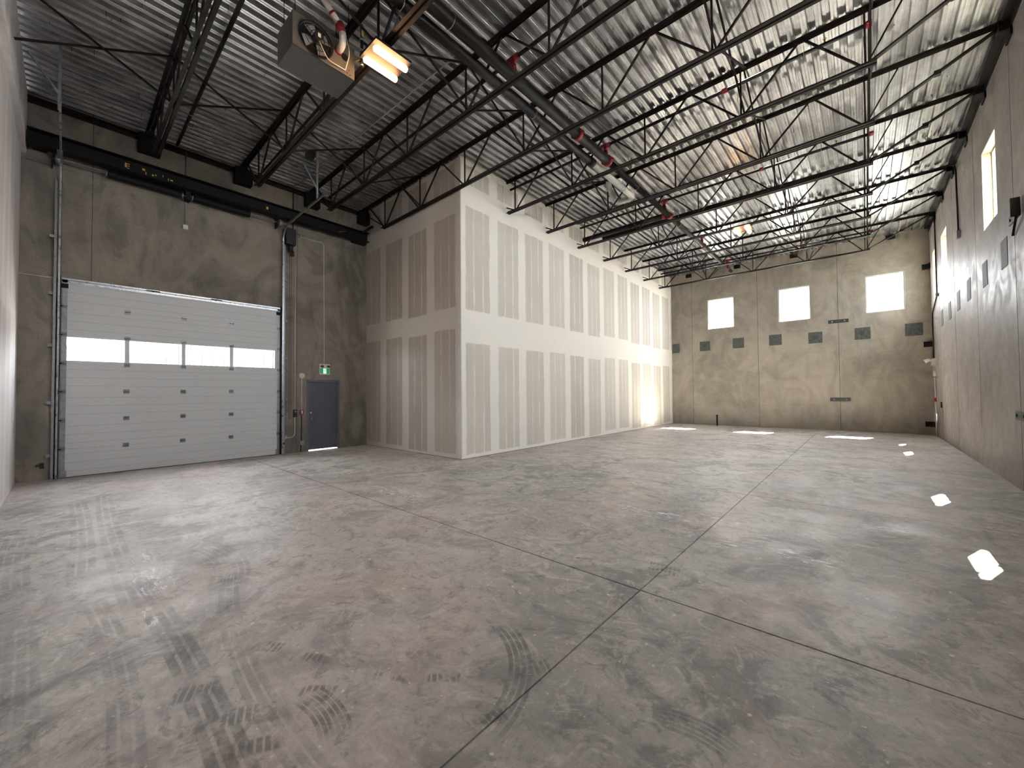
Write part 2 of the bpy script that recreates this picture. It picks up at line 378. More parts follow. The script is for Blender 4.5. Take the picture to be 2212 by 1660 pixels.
MD = (4.955, 5.875, 0, 2.15)                         # service door opening
wd_ = thing('wall_back', (DX, 2, 0), 'brown-grey tilt-up concrete wall holding the overhead door', None, None, 'structure')
wall_panels(wd_, 'x', DX, -1, [LY - .3, .36, 4.62, 7.2, 14.5, FY + WT], [0, 6.61, TOP], [OD, MD], 'concrete_door_wall', .008)
backing(wd_, 'x', DX, -1, LY - .3, FY, .01, TOP, [OD, MD])
wf = thing('wall_far', (-3, FY, 0), 'grey concrete end wall with three square windows', None, None, 'structure')
fh = [(a, b, FZ[0], FZ[1]) for a, b in FW]
wall_panels(wf, 'y', FY, 1, [DX, -9.78, -6.78, -3.78, -.79, RX + WT], [0, TOP], fh, 'concrete_far')
backing(wf, 'y', FY, 1, DX, RX + WT, .01, TOP, fh)
wr = thing('wall_right', (RX, 11, 0), 'long smooth concrete side wall with high narrow windows', None, None, 'structure')
rh = [(a, b, RZ[0], RZ[1]) for a, b in RW]
RJ = [LY - .3, 1.9, 4.6, 7.68, 10.75, 13.83, 16.8, 19.87, FY]
wall_panels(wr, 'x', RX, 1, RJ, [0, TOP], rh, 'concrete_right', .024)
backing(wr, 'x', RX, 1, LY - .3, FY, .01, TOP, rh)
wl = thing('wall_left', (-6, LY, 0), 'pale plasterboard side wall close beside the viewpoint', None, None, 'structure')
MB().box(DX, RX, LY - .12, LY, 0, 6.72).build('plasterboard_face', 'drywall_left', wl)
MB().box(DX, RX, LY - .12, LY + .07, 6.72, CZ + .0).build('upper_face', 'drywall_left', wl)
wb = thing('wall_partition', (BX, BY, 0), 'taped plasterboard box wall with unpainted joint compound bands', None, None, 'structure')
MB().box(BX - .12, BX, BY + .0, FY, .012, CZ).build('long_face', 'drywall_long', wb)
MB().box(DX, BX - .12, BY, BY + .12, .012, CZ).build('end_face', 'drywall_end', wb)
MB().box(BX - .12, BX + .003, BY - .003, BY + .03, .012, CZ).build('corner_bead', 'white_plastic', wb)
MB().box(BX - .11, BX - .02, BY + .02, FY, 0, .012).box(DX, BX - .1, BY + .02, BY + .11, 0, .012).build('bottom_gap', 'dark_gap', wb)

# ------------------------------------------------------------------ ceiling: sheets of ribbed deck
cl = thing('ceiling', (-5, 10, CZ), 'ribbed galvanised steel roof deck carried on open-web joists', None, None, 'structure')
def deck_sheet(x0, n, last=False):
    P_, D_ = .2, .075; prof = []
    for k in range(n):
        a = x0 + k * P_; prof += [(a, CZ + D_), (a + .035, CZ + D_), (a + .038, CZ + D_ - .006), (a + .050, CZ + D_ - .006), (a + .053, CZ + D_), (a + .088, CZ + D_), (a + .103, CZ), (a + .135, CZ), (a + .139, CZ + .006), (a + .149, CZ + .006), (a + .153, CZ), (a + .185, CZ)]
    prof.append((x0 + n * P_, CZ + D_)); m_ = MB(); y0, y1 = LY - .1, FY + .1
    for k, (x, z) in enumerate(prof): m_.v += [(x, y0, z), (x, y1, z), (x, y0, z + .004), (x, y1, z + .004)]
    for k in range(len(prof) - 1):
        a = 4 * k; m_.f += [(a, a + 1, a + 5, a + 4), (a + 2, a + 6, a + 7, a + 3)]; m_.sm += [False, False]
    return m_
proto = deck_sheet(DX - .05, 3).build('deck_sheet', 'deck_metal', cl)
x = DX - .05 + .6; k = 1
while x < RX + .1:
    d = proto.copy(); col.objects.link(d); d.location.x = k * .6; k += 1; x += .6
MB().box(DX - WT, RX + WT + .1, LY - .3, FY + WT, CZ + .12, CZ + .22).build('roof_board', 'dark_gap', cl)
# ledger angles along the walls
MB().box(DX, DX + .11, LY, BY, 7.90, 7.912).box(DX, DX + .012, LY, BY, 7.80, 7.90).build('ledger_angle', 'joist_paint', cl)
MB().box(RX - .12, RX, LY, FY, 7.955, 7.967).box(RX - .012, RX, LY, FY, 7.82, 7.955).build('ledger_angle', 'joist_paint', cl)
# little hanging pins of the deck above (screws through the deck)
m_ = MB()
for _ in range(620):
    xx = DX + .3 + R.random() * 14.2; yy = -.3 + R.random() * 21.8
    if xx < BX and yy > BY: continue
    m_.tube([(xx, yy, CZ - .035), (xx, yy, CZ + .07)], .0035, 4)
tag(m_.build('deck_screws', 'black_steel', cl), kind='stuff')

# ------------------------------------------------------------------ windows
def make_window(n, axis, plane, u0, u1, z0, z1, mullion, label):
    rr = (plane + .145 if axis == 'x' else plane + .05)
    w = thing('window_%d' % n, (plane, (u0 + u1) / 2, z0) if axis == 'x' else ((u0 + u1) / 2, plane, z0), label, None, None, 'structure')
    def B(m__, a, b, c_, d, p0, p1): return m__.box(p0, p1, a, b, c_, d) if axis == 'x' else m__.box(a, b, p0, p1, c_, d)
    f_ = MB(); t_ = .045
    B(f_, u0, u0 + t_, z0, z1, rr, rr + .05); B(f_, u1 - t_, u1, z0, z1, rr, rr + .05); B(f_, u0 + t_, u1 - t_, z0, z0 + t_, rr, rr + .05); B(f_, u0 + t_, u1 - t_, z1 - t_, z1, rr, rr + .05)
    f_.build('window_frame', 'window_vinyl', w)
    lin = MB(); q = .012; a0, a1 = plane + .003, rr
    B(lin, u0, u0 + q, z0, z1, a0, a1); B(lin, u1 - q, u1, z0, z1, a0, a1); B(lin, u0 + q, u1 - q, z0, z0 + q, a0, a1); B(lin, u0 + q, u1 - q, z1 - q, z1, a0, a1)
    lin.build('reveal_lining', 'reveal_cream' if axis == 'x' else 'window_vinyl', w)
    if mullion:
        c_ = (u0 + u1) / 2; B(MB(), c_ - .014, c_ + .014, z0 + t_, z1 - t_, rr + .01, rr + .03).build('mullion', 'window_vinyl', w)
        for a, b in ((u0 + t_, c_ - .014), (c_ + .014, u1 - t_)): B(MB(), a, b, z0 + t_, z1 - t_, rr + .02, rr + .026).build('pane', 'clear_glass', w)
    else: B(MB(), u0 + t_, u1 - t_, z0 + t_, z1 - t_, rr + .02, rr + .026).build('pane', 'clear_glass', w)
n = 1
for (a, b), t_ in zip(FW, ('left square window in the far concrete wall', 'middle square window in the far concrete wall', 'right square window in the far concrete wall, nearest the corner')):
    make_window(n, 'y', FY, a, b, FZ[0], FZ[1], False, t_); n += 1
RL = ['tall window of the right wall, nearest the left wall', 'second tall window of the right wall', 'tall window of the right wall cut by the frame edge', 'large tall window high in the right wall', 'narrow-looking second window along the right wall', 'last right-wall window beside the far corner']
for (a, b), t_ in zip(RW, RL): make_window(n, 'x', RX, a, b, RZ[0], RZ[1], True, t_); n += 1


# ------------------------------------------------------------------ open-web joists
joist_ys = [1.27, 3.18, 5.0, 6.70, 8.65, 10.58, 12.50, 14.43, 16.37, 18.30, 20.23]
BOT, TOPZ = 7.03, CZ - .002
nodes_b = [-11.3, -9.42, -7.5, -5.55, -3.6, -1.68, .12]
tops = [-12.3, -10.36, -8.46, -6.52, -4.58, -2.63, -.72, .85]
brace_x = [-9.42, -5.55, -1.68, .12]
ordw = ['first', 'second', 'third', 'fourth', 'fifth', 'sixth', 'seventh', 'eighth', 'ninth', 'tenth', 'eleventh']
meshes = {}
def chord(m_, x0, x1, z, up):
    for s_ in (-1, 1):
        a, b = sorted((s_ * .014, s_ * .072)); v0, v1 = sorted((s_ * .014, s_ * .020))
        m_.box(x0, x1, a, b, z, z + .007)
        m_.box(x0, x1, v0, v1, z, z + .06) if up else m_.box(x0, x1, v0, v1, z - .06, z)
    return m_
def mesh_part(key, fn, name, mat, parent):
    if key not in meshes:
        o = fn().build(name, mat, None); meshes[key] = o.data
    else:
        o = bpy.data.objects.new(name, meshes[key]); col.objects.link(o)
    o.parent = parent; ORG[o.name] = Vector(); return o
for k, Yj in enumerate(joist_ys):
    long_ = k < 4; x0 = DX + .05 if long_ else BX + .02; xb0 = -11.45 if long_ else BX + .05; key = 'L' if long_ else 'S'
    extra = ['nearest the left wall', 'passing just behind the hanging heater', 'third', 'running along the plasterboard end face', '', '', '', '', '', '', 'nearest the far windows'][k]
    lab = '%s dark steel roof joist counted from the left wall' % ordw[k] + (', ' + extra if extra and k != 2 else '')
    j = thing('roof_joist', (0, Yj, 0), lab, 'roof joist', 'open-web steel roof joists')
    mesh_part(key + 'tc', lambda: chord(MB(), x0, RX - .02, TOPZ - .007, False), 'top_chord', 'joist_paint', j)
    mesh_part(key + 'bc', lambda: chord(MB(), xb0, .26, BOT, True), 'bottom_chord', 'joist_paint', j)
    if long_: mesh_part('endd', lambda: MB().bar((-12.62, 0, 7.86), (-11.33, 0, BOT + .03), .03, .03), 'end_diagonal', 'joist_paint', j)
    else: mesh_part('stub', lambda: MB().bar((BX + .02, 0, BOT + .19), (-7.52, 0, BOT + .03), .03, .03), 'end_diagonal', 'joist_paint', j)
    for i, nb in enumerate(nodes_b):
        if nb < xb0: continue
        mesh_part('v%d' % i, lambda: MB().bar((nb, 0, BOT + .02), (nb, 0, TOPZ - .03), .028, .028, (0, 1, 0)), 'web_vertical', 'joist_paint', j)
        if tops[i] > x0: mesh_part('a%d' % i, lambda: MB().bar((nb - .05, 0, BOT + .03), (tops[i] + .04, 0, TOPZ - .04), .032, .032, (0, 1, 0)), 'web_diagonal', 'joist_paint', j)
        if i < len(nodes_b) - 1: mesh_part('b%d' % i, lambda: MB().bar((nb + .05, 0, BOT + .03), (tops[i + 1] - .04, 0, TOPZ - .04), .032, .032, (0, 1, 0)), 'web_diagonal', 'joist_paint', j)
    mesh_part('er', lambda: MB().bar((.16, -.018, BOT + .03), (RX - .10, -.018, TOPZ - .07), .03, .045, (0, 1, 0)).bar((.16, .018, BOT + .03), (RX - .10, .018, TOPZ - .07), .03, .045, (0, 1, 0)).bar((1.12, 0, 7.50), (1.12, 0, 7.58), .09, .09, (0, 1, 0)), 'end_diagonal', 'joist_paint', j)
    mesh_part('er2', lambda: MB().bar((.14, 0, BOT + .03), (.62, 0, TOPZ - .05), .022, .022, (0, 1, 0)), 'web_diagonal', 'joist_paint', j)
    mesh_part('seatr', lambda: MB().box(RX - .14, RX + .0, -.11, .11, 7.80, 7.99).box(RX - .03, RX, -.16, .16, 7.66, 7.80), 'bearing_seat', 'black_steel', j)
    if long_: mesh_part('seatl', lambda: MB().box(DX, DX + .24, -.20, .20, 7.50, 7.90).box(DX, DX + .30, -.07, .07, 7.86, 7.97), 'bearing_seat', 'black_steel', j)
    # bridging braces to the next joist (or back to the left wall)
    spans = []
    if k == 0: spans.append((LY + .07 - Yj, True))
    if k < len(joist_ys) - 1: spans.append((joist_ys[k + 1] - Yj, False))
    else: spans.append((FY - Yj, True))
    for dy, wall_ in spans:
        for bx_ in brace_x:
            if bx_ < xb0 or (k == 3 and bx_ < BX): continue
            bx2 = bx_ + .06; s_ = 1 if dy > 0 else -1
            if not (k == len(joist_ys) - 1 and dy > 0): mesh_part('br%.2f%.3f' % (dy, bx_), lambda: MB().bar((bx2, s_ * .02, TOPZ - .05), (bx2, dy - s_ * .02, BOT + .04), .028, .028), 'cross_brace', 'joist_paint', j)
            mesh_part('bq%.2f%.3f' % (dy, bx_), lambda: MB().bar((bx2 + .03, s_ * .02, BOT + .04), (bx2 + .03, dy - s_ * .02, TOPZ - .05), .028, .028), 'cross_brace', 'joist_paint', j)

# steel beam across the back wall above the overhead door
bm = thing('steel_beam', (-12.45, 3, 6.8), 'heavy black wide-flange beam along the wall above the overhead door', 'beam')
MB().box(-12.46, -12.445, LY + .09, 6.72, 6.83, 7.10).build('web', 'black_steel', bm)
MB().box(-12.56, -12.30, LY + .09, 6.72, 7.10, 7.115).build('top_flange', 'black_steel', bm)
MB().box(-12.56, -12.30, LY + .09, 6.72, 6.815, 6.83).build('bottom_flange', 'black_steel', bm)
MB().box(DX, -12.56, 6.3, 6.75, 6.80, 7.0).box(DX, -12.56, -.5, -.3, 6.85, 7.05).build('wall_bracket', 'black_steel', bm)
MB().tube([(-12.3, 6.45, 7.05), (-12.25, 6.80, 7.36)], .035, 8).build('end_strut', 'black_steel', bm)
m_ = MB()
for (yy, zz, w, h) in [(.86, 6.98, .03, .10), (.90, 7.02, .05, .015), (.90, 6.97, .05, .015), (.90, 6.92, .04, .015), (1.16, 7.0, .05, .05), (1.20, 6.93, .015, .06), (1.18, 6.88, .05, .02), (1.32, 6.93, .03, .04), (1.37, 6.95, .03, .03), (1.5, 6.98, .012, .05), (1.6, 6.94, .015, .05), (1.66, 6.94, .05, .03), (3.72, 6.98, .05, .07)]:
    m_.box(-12.445, -12.442, yy - w / 2, yy + w / 2, zz - h / 2, zz + h / 2)
for i in range(5): m_.box(-12.445, -12.442, 5.72 + i * .055, 5.75 + i * .055, 6.90 + i * .022, 6.915 + i * .022)
m_.build('paint_marks', 'yellow_mark', bm)

# ------------------------------------------------------------------ sectional overhead door
od = thing('door_1', (DX + .05, 2.04, 0), 'white sectional overhead door with a row of four window lites', None, None, 'structure')
X0, X1 = DX - .03, DX + .015; A, B_ = -.07, 4.15; SH_ = .61
for s_ in range(7):
    z0 = s_ * SH_ + (.012 if s_ == 0 else 0); z1 = (s_ + 1) * SH_ - .003
    if s_ == 4:
        sec = thing('door_section', (X1, 2.04, z0)); sec.parent = od; sec.location = Vector((X1, 2.04, z0)) - ORG[od.name]
        f_ = MB().box(X0, X1, A, B_, z0, 2.50).box(X0 + .012, X0 + .025, A, B_, z1, z1 + .003).box(X0, X1, A, B_, 3.005, z1); ms = [(-.045, .0), (.925, .965), (1.945, 1.985), (2.96, 3.0), (4.03, 4.08)]
        f_.box(X0, X1, A, -.035, 2.50, 3.005).box(X0, X1, .905, .985, 2.50, 3.005).box(X0, X1, 1.925, 2.005, 2.50, 3.005).box(X0, X1, 2.93, 3.01, 2.50, 3.005).box(X0, X1, 4.02, B_, 2.50, 3.005)
        f_.build('rail', 'door_skin', sec)
        for a, b in ((-.035, .905), (.985, 1.925), (2.005, 2.93), (3.01, 4.02)):
            MB().box(X0 + .018, X0 + .024, a, b, 2.50, 3.005).build('pane', 'clear_glass', sec)
    else:
        sec = MB().box(X0, X1, A, B_, z0, z1).box(X0 + .012, X0 + .025, A, B_, z1, z1 + .003).build('door_section', 'door_skin', od)
        for q in (.12, .30, .48):
            MB().box(X1 - .001, X1 + .0025, A + .09, B_ - .07, z0 + q, z0 + q + .007).build('rib_line', 'door_rib', sec)
for s_ in range(7):
    z0 = s_ * SH_ + .04; z1 = (s_ + 1) * SH_ - .04
    for a, b in ((A + .005, A + .085), (B_ - .065, B_ - .005)): MB().box(X1, X1 + .006, a, b, z0, z1).build('end_stile', 'dull_galvanized', od)
simple('hinge_steel', (.20, .205, .21), .35, .7)
def hinge(yy, zz, w=.05, mat='hinge_steel'):
    h_ = MB(); h_.box(X1, X1 + .008, yy - w, yy + w, zz - .045, zz - .012).box(X1, X1 + .008, yy - w, yy + w, zz + .012, zz + .045).box(X1, X1 + .01, yy - w * .6, yy + w * .6, zz - .012, zz + .012).tube([(X1 + .012, yy - w, zz), (X1 + .012, yy + w, zz)], .009, 8)
    return h_.build('hinge', mat, od)
for s_ in range(1, 7):
    for yy in (.945, 1.965, 2.97): hinge(yy, s_ * SH_)
    for yy in (A + .045, B_ - .035):
        hinge(yy, s_ * SH_, .04); MB().tube([(X1 + .012, yy - (.1 if yy < 1 else -.02), s_ * SH_), (X1 + .012, yy + (-.02 if yy < 1 else .1), s_ * SH_)], .012, 8).build('roller', 'black_steel', od)
MB().box(X1, X1 + .05, A, B_, 4.225, 4.262).box(X1, X1 + .006, A, B_, 4.17, 4.225).build('top_strut', 'galvanized', od)
for yy in (A + .045, B_ - .045): MB().box(X1, X1 + .03, yy - .05, yy + .05, 4.05, 4.14).build('top_bracket', 'black_steel', od)
for yy in (1.38, 2.62): MB().box(X1 + .05, X1 + .06, yy - .12, yy + .12, 4.225, 4.245).build('strut_clip', 'black_steel', od)
MB().box(X1, X1 + .012, A, A + .11, .02, .16).box(X1, X1 + .012, B_ - .1, B_, .02, .16).build('bottom_bracket', 'dull_galvanized', od)
MB().box(X0, X1 + .004, A, B_, 0, .014).build('bottom_seal', 'rubber', od)
for s_, yy, other in (('left', -.12, 1), ('right', 4.2, -1)):
    tk = thing('door_track', (DX, yy, 0), 'galvanised vertical track on the %s side of the overhead door, bending overhead' % s_, 'door track', 'overhead door tracks')
    xt = DX + .12; path = [(xt, yy, .01), (xt, yy, 6.2)] + [tuple(p) for p in arc((xt + .42, yy, 6.2), (-1, 0, 0), (0, 0, 1), .42, 8)][1:] + [(-9.9, yy, 6.66)]
    m_ = MB()
    for p_, q_ in zip(path[:-1], path[1:]):
        n_ = Vector((0, 1, 0)); m_.bar(p_, q_, .05, .006, n_)
        d_ = (Vector(q_) - Vector(p_)).normalized(); nn = d_.cross(n_)
        for e_ in (-.025, .025): m_.bar(Vector(p_) + nn * e_ + n_ * .012 * other, Vector(q_) + nn * e_ + n_ * .012 * other, .005, .03, n_)
    m_.build('rail', 'galvanized', tk)
    MB().box(DX, DX + .08, yy - .045 * other - .02, yy - .045 * other + .02, 0, 6.3).build('wall_angle', 'dull_galvanized', tk)
    MB().box(DX, DX + .07, yy + .02 * other - .018, yy + .02 * other + .018, 0, 4.3).build('jamb_seal', 'rubber', tk)
    for zz in (.5, 1.6, 2.8, 3.9, 5.1): MB().box(DX, DX + .1, yy - .10 * other - .03, yy - .10 * other + .03, zz - .03, zz + .03).build('jamb_bracket', 'dull_galvanized', tk)
    MB().bar((-10.3, yy, 6.68), (-10.3, yy, 7.95), .04, .04).bar((-10.3, yy - .35, 7.5), (-10.3, yy, 6.95), .03, .03).build('hanger', 'dull_galvanized', tk)
    MB().tube([(DX + .07, yy + .03 * other, .1), (-12.63, yy + .03 * other, 6.62)], .003, 5).build('lift_cable', 'black_steel', tk)
    MB().box(xt + .35, xt + .75, yy - .04, yy + .04, 6.62, 6.64).build('stiffener', 'dull_galvanized', tk)
sp_ = thing('torsion_spring_set', (-12.6, 2, 6.72), 'shaft with two long black torsion springs above the overhead door', 'spring')
MB().tube([(-12.6, -.25, 6.72), (-12.6, 4.34, 6.72)], .016, 10).build('shaft', 'dull_galvanized', sp_)
for a, b in ((.58, 1.87), (2.10, 3.34)):
    m_ = MB(); pts = []; turns = int((b - a) / .022); rad = []
    m_.tube([(-12.6, a + (b - a) * i / (turns * 2), 6.72) for i in range(turns * 2 + 1)], .08, 16, True, [.088 if i % 2 else .078 for i in range(turns * 2 + 1)])
    s1 = m_.build('spring', 'black_steel', sp_)
    for yy in (a - .03, b + .0): MB().tube([(-12.6, yy, 6.72), (-12.6, yy + .03, 6.72)], .06, 14).build('winding_cone', 'dull_galvanized', sp_)
MB().box(DX, -12.5, 1.94, 2.04, 6.62, 6.84).build('centre_bracket', 'black_steel', sp_)
for yy in (-.14, 4.10):
    MB().tube([(-12.6, yy - .05, 6.72), (-12.6, yy + .05, 6.72)], .10, 18).build('cable_drum', 'dull_galvanized', sp_)
    MB().box(DX, -12.55, yy - .1, yy - .08, 6.55, 6.9).build('end_bearing', 'black_steel', sp_)
op = thing('door_operator', (-12.6, 4.37, 6.0), 'black jackshaft door operator hanging beside the right door track', 'door opener')
MB().box(DX, -12.5, 4.24, 4.50, 6.15, 6.62).build('housing', 'dark_plastic', op)
MB().tube([(-12.6, 4.38, 5.98), (-12.6, 4.38, 6.16)], .07, 14).build('motor', 'dark_plastic', op)
MB().tube([(-12.6, 4.43, 5.84), (-12.6, 4.43, 5.98)], .05, 12).build('chain_wheel', 'dark_plastic', op)
MB().torus((-12.5, 4.54, 6.46), (1, 0, 0), .05, .008, 20, 6).build('cable_loop', 'dark_plastic', op)
for yy in (4.36, 4.405): MB().tube([(-12.6, yy, 1.0), (-12.6, yy, 5.9)], .004, 5).build('hand_chain', 'joist_paint', op)

# ------------------------------------------------------------------ service door
md = thing('door_2', (DX, 5.4, 0), 'dark grey-blue steel service door beneath the exit sign', None, None, 'structure')
MB().box(DX - .05, DX + .02, 4.90, 4.96, 0, 2.15).box(DX - .05, DX + .02, 5.85, 5.92, 0, 2.15).box(DX - .05, DX + .02, 4.90, 5.92, 2.12, 2.19).build('door_frame', 'door_frame_paint', md)
lf = MB().box(DX - .06, DX - .012, 4.963, 5.847, .035, 2.125).build('door_leaf', 'man_door_paint', md)
MB().tube([(DX - .012, 5.03, 1.00), (DX + .05, 5.03, 1.00)], .028, 14).build('handle_rose', 'chrome', lf)
MB().tube(bent([(DX + .0, 5.03, 1.0), (DX + .055, 5.03, 1.0), (DX + .055, 5.17, .995)], .02), .011, 8).build('lever_handle', 'chrome', lf)
MB().tube([(DX - .012, 5.03, 1.17), (DX + .02, 5.03, 1.17)], .03, 14).build('deadbolt', 'chrome', lf)
for zz in (.3, 1.1, 1.9): MB().tube([(DX - .005, 5.848, zz - .05), (DX - .005, 5.848, zz + .05)], .008, 8).build('hinge', 'dull_galvanized', md)

# ------------------------------------------------------------------ wall-mounted devices, back wall
ex = thing('exit_sign', (DX, 5.42, 2.4), 'green running-man exit sign with twin lamp heads above the service door', 'exit sign')
MB().box(DX, DX + .06, 5.26, 5.585, 2.355, 2.685).build('housing', 'white_plastic', ex)
MB().box(DX + .06, DX + .064, 5.285, 5.56, 2.38, 2.545).build('green_panel', 'sign_green', ex)
MB().box(DX + .064, DX + .066, 5.375, 5.47, 2.385, 2.54).build('white_doorway', 'sign_white', ex)
MB().bar((DX + .067, 5.415, 2.47), (DX + .067, 5.43, 2.50), .002, .022, (1, 0, 0)).bar((DX + .067, 5.425, 2.51), (DX + .067, 5.43, 2.523), .002, .014, (1, 0, 0)).bar((DX + .067, 5.415, 2.47), (DX + .067, 5.40, 2.425), .002, .011, (1, 0, 0)).bar((DX + .067, 5.42, 2.47), (DX + .067, 5.445, 2.44), .002, .011, (1, 0, 0)).bar((DX + .067, 5.425, 2.5), (DX + .067, 5.45, 2.475), .002, .008, (1, 0, 0)).build('running_figure', 'sign_green', ex)
for yy in (5.335, 5.525): MB().tube([(DX + .06, yy, 2.615), (DX + .085, yy, 2.612), (DX + .115, yy + .01, 2.60)], .04, 16).build('lamp_head', 'heater_grey', ex)
hs_ = MB().tube([(DX, 4.755, 2.30), (DX + .04, 4.755, 2.30)], .085, 24).tube([(DX + .04, 4.755, 2.30), (DX + .055, 4.755, 2.30)], .05, 20).tube([(DX + .055, 4.755, 2.30), (DX + .062, 4.755, 2.30)], .018, 12).build('alarm_horn', 'white_plastic')
tag(hs_, 'round white alarm sounder beside the top of the service door', 'alarm')
ps = thing('pull_station', (DX, 4.755, 1.15), 'red fire alarm pull station between door control and service door', 'fire alarm')
MB().box(DX, DX + .05, 4.70, 4.81, 1.13, 1.27).build('body', 'red_paint', ps); MB().box(DX + .05, DX + .062, 4.735, 4.775, 1.15, 1.25).build('handle', 'white_plastic', ps)
cs = thing('control_station', (DX, 4.565, 1.1), 'black three-button door control box with a white label strip', 'control box')
MB().box(DX, DX + .07, 4.52, 4.615, 1.06, 1.28).build('body', 'dark_plastic', cs); MB().box(DX + .07, DX + .073, 4.545, 4.59, 1.215, 1.235).build('label_strip', 'white_plastic', cs)
for zz in (1.09, 1.13, 1.17): MB().tube([(DX + .07, 4.567, zz), (DX + .08, 4.567, zz)], .012, 10).build('button', 'joist_paint', cs)
tag(MB().box(DX, DX + .07, 4.70, 4.82, .22, .33).build('junction_box', 'dull_galvanized'), 'square grey junction box low on the wall left of the service door', 'junction box')
tag(MB().box(DX, DX + .06, 4.20, 4.27, .26, .40).tube([(DX + .06, 4.235, .31), (DX + .10, 4.235, .31)], .03, 12).build('photo_eye', 'dark_plastic'), 'small black safety sensor low beside the right door track', 'sensor')
tag(MB().box(DX, DX + .06, 1.92, 2.02, 5.92, 6.03).build('junction_box', 'white_plastic'), 'small white box hanging on a conduit above the overhead door', 'junction box')
tag(MB().box(DX, DX + .04, -.33, -.27, .25, .36).box(DX, DX + .03, -.38, -.33, .29, .32).build('photo_eye', 'dark_plastic'), 'tiny black sensor low on the wall left of the overhead door', 'sensor')
def pipe(name, pts, r, mat, label, cat, rad=.06, n=8):
    return tag(MB().tube(bent(pts, rad) if len(pts) > 2 else pts, r, n).build(name, mat), label, cat)
cx_ = DX + .02
pipe('conduit', [(cx_, 1.97, 6.03), (cx_, 1.97, 7.95)], .012, 'dull_galvanized', 'thin conduit rising to the roof from the small white box', 'conduit')
pipe('conduit', [(cx_, 4.56, 6.52), (cx_, 5.40, 6.52), (cx_, 5.42, 2.69)], .010, 'white_plastic', 'thin pale conduit dropping to the exit sign', 'conduit', .1)
pipe('conduit', [(cx_, 4.565, 5.65), (cx_, 4.565, 1.28)], .011, 'white_plastic', 'long vertical conduit feeding the black door control box', 'conduit')
pipe('conduit', [(cx_, 4.565, 1.06), (cx_, 4.565, .46), (cx_, 4.235, .46), (cx_, 4.235, .39)], .012, 'white_plastic', 'curved conduit from the control box down to the right sensor', 'conduit', .15)
pipe('conduit', [(cx_, 4.755, 2.22), (cx_, 4.755, 1.27)], .012, 'white_plastic', 'conduit between the round alarm sounder and red pull station', 'conduit')
pipe('conduit', [(cx_, 4.755, 1.13), (cx_, 4.755, .33)], .012, 'joist_paint', 'dark conduit from red pull station down to grey box', 'conduit')
pipe('conduit', [(cx_, 4.735, .22), (cx_, 4.735, .0)], .012, 'joist_paint', 'short dark conduit from the low grey box to the floor', 'conduit')
pipe('conduit', [(DX + .03, 4.49, 7.95), (DX + .03, 4.49, 6.62)], .014, 'black_pipe', 'black conduit from the roof down to the door operator', 'conduit')
pipe('conduit', [(cx_, LY, 4.23), (cx_, -.19, 4.24)], .010, 'white_plastic', 'short horizontal pale conduit between left wall and left track', 'conduit')

# ------------------------------------------------------------------ embed patches, weld plates and brackets in the concrete
fx = [-7.66, -6.16, -4.62, -3.08, -1.59, -.02, 1.49]
for k, xx in enumerate(fx):
    w = .25 if k else .22; d = R.uniform(-.02, .02)
    MB().box(xx - w + (.05 if k == 0 else 0), xx + w, FY - .006, FY + .01, 4.09 - .25 + d, 4.09 + .25 + d).build('grout_patch', 'patch_grey', wf)
    if k in (1, 4, 5): MB().box(xx - .09, xx + .06, FY - .010, FY, 4.02 + d, 4.2 + d).build('embed_plate', 'steel_plate', wf)
for yy, zz in [(8.3, 4.2), (9.9, 4.2), (11.43, 4.22), (13.0, 4.18), (14.75, 4.18), (16.2, 4.15), (17.7, 4.1), (19.3, 4.1)]:
    MB().box(RX - .006, RX + .01, yy - .22, yy + .22, zz - .26, zz + .26).build('grout_patch', 'patch_grey', wr)
for zz, t_ in ((4.70, 'upper steel weld plate across the right joint of the far wall'), (1.34, 'lower steel weld plate across the right joint of the far wall')):
    wp = thing('weld_plate', (-.79, FY, zz), t_, 'steel plate', 'weld plates on the far wall')
    MB().box(-1.13, -.45, FY - .015, FY, zz - .075, zz + .075).build('plate', 'steel_plate', wp)
    for xx in (-1.0, -.58): MB().tube([(xx, FY - .028, zz), (xx, FY - .014, zz)], .028, 8).build('bolt', 'galvanized', wp)
for zz, yy, t_ in ((1.27, 10.72, 'steel connection plate low on the right wall at frame edge'), (4.66, 10.70, 'steel connection plate high on the right wall below the big window')):
    wp = thing('weld_plate', (RX, yy, zz), t_, 'steel plate')
    MB().box(RX - .015, RX, yy - .34, yy + .3, zz - .075, zz + .075).build('plate', 'steel_plate', wp)
    for q in (-.22, .2): MB().tube([(RX - .03, yy + q, zz), (RX - .014, yy + q, zz)], .026, 8).build('bolt', 'dark_plastic', wp)
    if zz > 3: MB().box(RX - .12, RX - .015, yy - .42, yy - .38, zz - .1, zz + .2).bar((RX - .06, yy - .4, zz - .1), (RX - .02, yy + .05, zz - .3), .03, .03).build('bent_strap', 'black_steel', wp)
for xx, zz, t_ in ((1.86, 6.47, 'dark corner bracket high beside the third far window'), (1.84, 3.47, 'dark corner bracket at mid height in the far corner'), (1.82, .40, 'dark corner bracket near the floor in the far corner')):
    tag(MB().box(xx - .10, RX - .002, FY - .05, FY - .001, zz - .1, zz + .1).box(RX - .05, RX - .001, FY - .2, FY - .05, zz - .1, zz + .1).box(xx - .04, xx + .04, FY - .08, FY - .05, zz + .03, zz + .09).build('corner_bracket', 'black_steel'), t_, 'bracket')
tag(MB().tube([(-5.56, FY - .35, 0), (-5.56, FY - .35, .52)], .035, 12).tube([(-5.56, FY - .35, .50), (-5.56, FY - .35, .55)], .045, 12).build('pipe_stub', 'black_pipe'), 'short black pipe standing out of the floor by the far wall', 'pipe')
